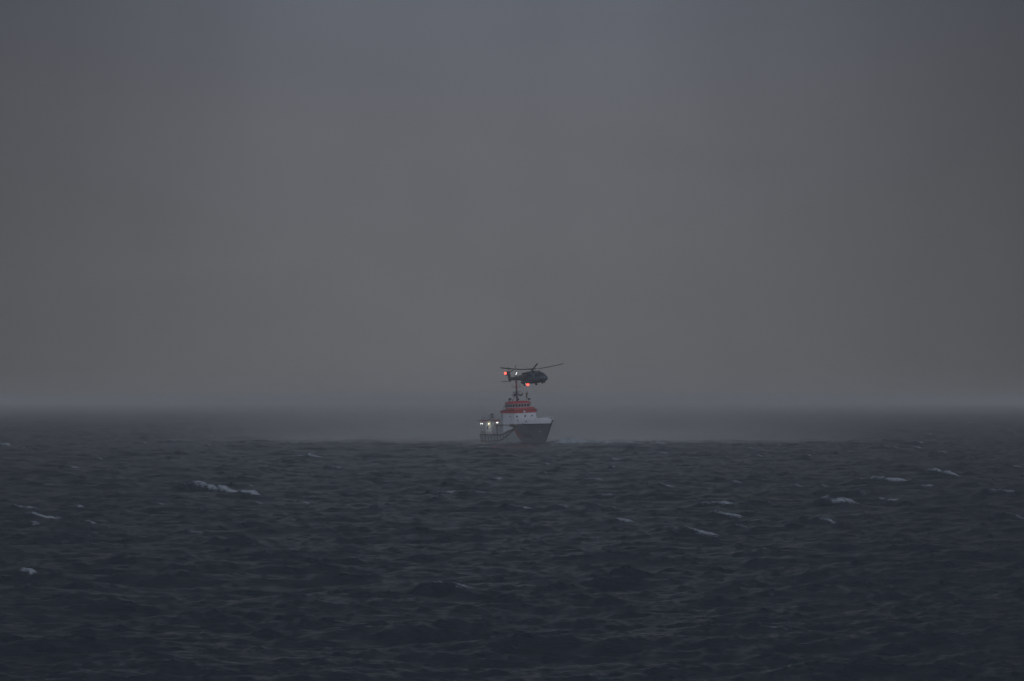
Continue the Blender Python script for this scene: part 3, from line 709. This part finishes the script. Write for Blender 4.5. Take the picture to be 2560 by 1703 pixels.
# tail
e = MB(); e.add([(-9.0, -.1, -1.9), (-10.3, -.1, -1.9), (-11.0, -.06, .35), (-10.2, -.06, .4), (-9.0, .1, -1.9), (-10.3, .1, -1.9), (-11.0, .06, .35), (-10.2, .06, .4)],
          [(0, 1, 2, 3), (4, 5, 6, 7), (0, 1, 5, 4), (1, 2, 6, 5), (2, 3, 7, 6), (3, 0, 4, 7)]); fin = e.build('tail_fin', 'heli', heli)
e = MB(); e.box((-9.7, -1.35, -2.3), (.75, 2.7, .09)); e.box((-9.7, -.1, -2.1), (.9, .2, .5)); e.build('stabiliser', 'blade', heli)
e = MB(); e.tube([(-10.4, 0, .0), (-10.4, .45, .0)], .16, 10); tr = e.build('tail_rotor_hub', 'dark', heli)
for k in range(4):
    a_ = R(18 + 90 * k); p0 = Vector((-10.4, .45, 0)); dr = Vector((math.cos(a_), 0, math.sin(a_)))
    b_ = MB(); pr = Vector((-dr.z, 0, dr.x)) * .13
    vs = [p0 + dr * .15 - pr * .5, p0 + dr * .15 + pr * .5, p0 + dr * 1.55 + pr, p0 + dr * 1.55 - pr]; t3 = Vector((0, .03, 0))
    b_.add([p - t3 for p in vs] + [p + t3 for p in vs], [(0, 1, 2, 3), (4, 5, 6, 7), (0, 1, 5, 4), (1, 2, 6, 5), (2, 3, 7, 6), (3, 0, 4, 7)]); b_.build('tail_rotor_blade', 'blade', tr)
# main rotor
e = MB(); e.tube([(0, 0, -1.0), (0, 0, -.2), (0, 0, .0), (0, 0, .18)], [.34, .24, .38, .25], 12)
for k in range(4):
    a_ = R(90 * k + 9 - HEAD); e.tube([(0, 0, 0), (math.cos(a_) * .95, math.sin(a_) * .95, .03)], [.2, .13], 8)
hub = e.build('rotor_hub', 'dark', heli)
for k in range(4):
    a_ = R(90 * k + 9 - HEAD); dr = Vector((math.cos(a_), math.sin(a_), 0)); pr = Vector((-dr.y, dr.x, 0)); sc_ = []
    for s in np.linspace(0, 1, 15):
        r_ = .7 + (8.15 - .7) * s; zz = .9 * s ** 1.6; cw = .30 if s > .1 else .15 + s
        if s > .96: cw *= .6
        c0 = dr * r_ + Vector((0, 0, zz)); th = .06; tw = Vector((0, 0, cw * .34))
        sc_.append([c0 - pr * cw - tw, c0 + Vector((0, 0, -th)), c0 + pr * cw + tw, c0 + Vector((0, 0, th))])
    b_ = MB(); b_.loft(sc_); b_.build('rotor_blade', 'blade', hub)
# beacons and lamps
Rm = (Euler((R(2.0), R(-4.5), R(HEAD))).to_matrix())
def hl(world):      # a world offset in heli coordinates
    return Rm.inverted() @ (Vector(world) - HUB)
e = MB(); e.tube([(-11.0, 0, .05), (-11.55, 0, -.05)], .08, 8); e.tube([(-10.7, 0, -.9), (-11.55, 0, -.2)], .05, 6); e.build('beacon_bracket', 'heli', fin)
bt = Vector((-11.6, 0, -.05)); bbel = Vector((-2.35, 0, -3.72))
for p in (bt, bbel):
    e = MB(); e.ball(p, .30, 14, 10); e.build('beacon', 'beacon', heli, 'lit red beacon, enlarged to include its glow')  # oversize ball: the beacon's glow is built into its shape
lamp('beacon_light', bt + Vector((-.35, -.25, .1)), 7, (1, .10, .08), heli, .12); lamp('beacon_light', bbel + Vector((0, -.1, -.45)), 5, (1, .10, .08), heli, .12)
e = MB(); e.ball((-1.0, -1.75, -3.55), .09, 10, 6); e.build('position_lamp', 'lamp_soft', heli)
# hoist
e = MB(); e.tube([(.3, -1.3, -1.0), (.3, -2.15, -.95)], .09, 8); e.tube([(.3, -2.0, -1.0), (.3, -2.3, -1.0)], .17, 10); e.build('hoist', 'dark', heli)
man_top = Vector((3.72, 0, 12.75))
hw_ = Rm @ Vector((.3, -2.15, -1.0)) + HUB
man_top.y = hw_.y
q0 = hl(hw_); q1 = hl(man_top)
e = MB(); e.tube([q0, q1], .012, 5); e.build('hoist_cable', 'dark', heli)

# ------------------------------------------------------------------ person on the cable (skin-modifier body, one surface)
def person(origin, rotz):
    root = empty('person', origin, (0, R(6), rotz), 'person in dark suit and red helmet dangling on a cable below the helicopter', 'person')
    J = dict(pelvis=((0, 0, -.95), .17), waist=((0, 0, -.80), .145), chest=((.0, 0, -.55), .2), neck=((0, 0, -.38), .07), head0=((.02, 0, -.30), .075), head1=((.03, 0, -.20), .105), head2=((.02, 0, -.09), .085),
             shl=((0, .20, -.45), .085), ell=((.16, .27, -.22), .06), wrl=((.10, .08, .04), .04), hal=((.09, .05, .11), .04),
             shr=((0, -.20, -.45), .085), elr=((.17, -.25, -.28), .06), wrr=((.11, -.08, -.04), .04), har=((.09, -.05, .03), .04),
             hil=((0, .10, -.98), .12), knl=((.06, .20, -1.38), .085), anl=((-.02, .56, -1.70), .065), tol=((.12, .66, -1.78), .05),
             hir=((0, -.10, -.98), .12), knr=((.10, -.08, -1.40), .085), anr=((.02, -.05, -1.80), .055), tor=((.18, -.03, -1.90), .045))
    E = [('pelvis', 'waist'), ('waist', 'chest'), ('chest', 'neck'), ('neck', 'head0'), ('head0', 'head1'), ('head1', 'head2'), ('chest', 'shl'), ('shl', 'ell'), ('ell', 'wrl'), ('wrl', 'hal'),
         ('chest', 'shr'), ('shr', 'elr'), ('elr', 'wrr'), ('wrr', 'har'), ('pelvis', 'hil'), ('hil', 'knl'), ('knl', 'anl'), ('anl', 'tol'), ('pelvis', 'hir'), ('hir', 'knr'), ('knr', 'anr'), ('anr', 'tor')]
    ks = list(J); me = bpy.data.meshes.new('body'); vs = [J[k][0] for k in ks]; rs = [J[k][1] for k in ks]
    ed = [(ks.index(a_), ks.index(b_)) for a_, b_ in E]
    # fingers: five short chains on each hand, curled round the cable
    for h, sg in (('hal', 1), ('har', -1)):
        hp = Vector(J[h][0]); hi = ks.index(h)
        for f_ in range(5):
            off = Vector((.03 - .02 * (f_ == 4), -sg * .01 * f_, .045 - .022 * f_)); ln_ = (.035, .04, .038, .03, .03)[f_]
            p1 = hp + off; p2 = p1 + Vector((-.02, -sg * ln_, .0)); p3 = p2 + Vector((-.03, -sg * .005, -.004))
            b0_ = len(vs); vs += [p1, p2, p3]; rs += [.012, .010, .008]; ed += [(hi, b0_), (b0_, b0_ + 1), (b0_ + 1, b0_ + 2)]
    me.from_pydata([tuple(v) for v in vs], ed, []); o = bpy.data.objects.new('body', me); col.objects.link(o); o.parent = root
    sk = o.modifiers.new('skin', 'SKIN'); sv = me.skin_vertices[0].data
    for i, r_ in enumerate(rs): sv[i].radius = (r_, r_)
    sv[0].use_root = True
    o.modifiers.new('sub', 'SUBSURF').levels = 2; o.modifiers['sub'].render_levels = 2; sk.use_smooth_shade = True
    me.materials.append(M['orange'])
    h = MB(); h.ball((.02, 0, -.13), (.15, .14, .14), 16, 10); h.build('helmet', 'helmet', root)
    h = MB(); h.ball((.115, 0, -.22), (.05, .075, .09), 12, 8); h.box((.17, 0, -.23), (.03, .022, .04)); h.build('face', 'skin', root)
    h = MB()
    for q in (-1, 1): h.tube([(.05, 0, .1), (.10, q * .14, -.35), (.15, q * .12, -.6), (.12, q * .10, -.9)], .022, 6)
    h.tube([(.16, -.15, -.75), (.17, 0, -.75), (.16, .15, -.75)], .03, 6); h.build('harness', 'dark', root)
    return root
person(man_top, R(-60))
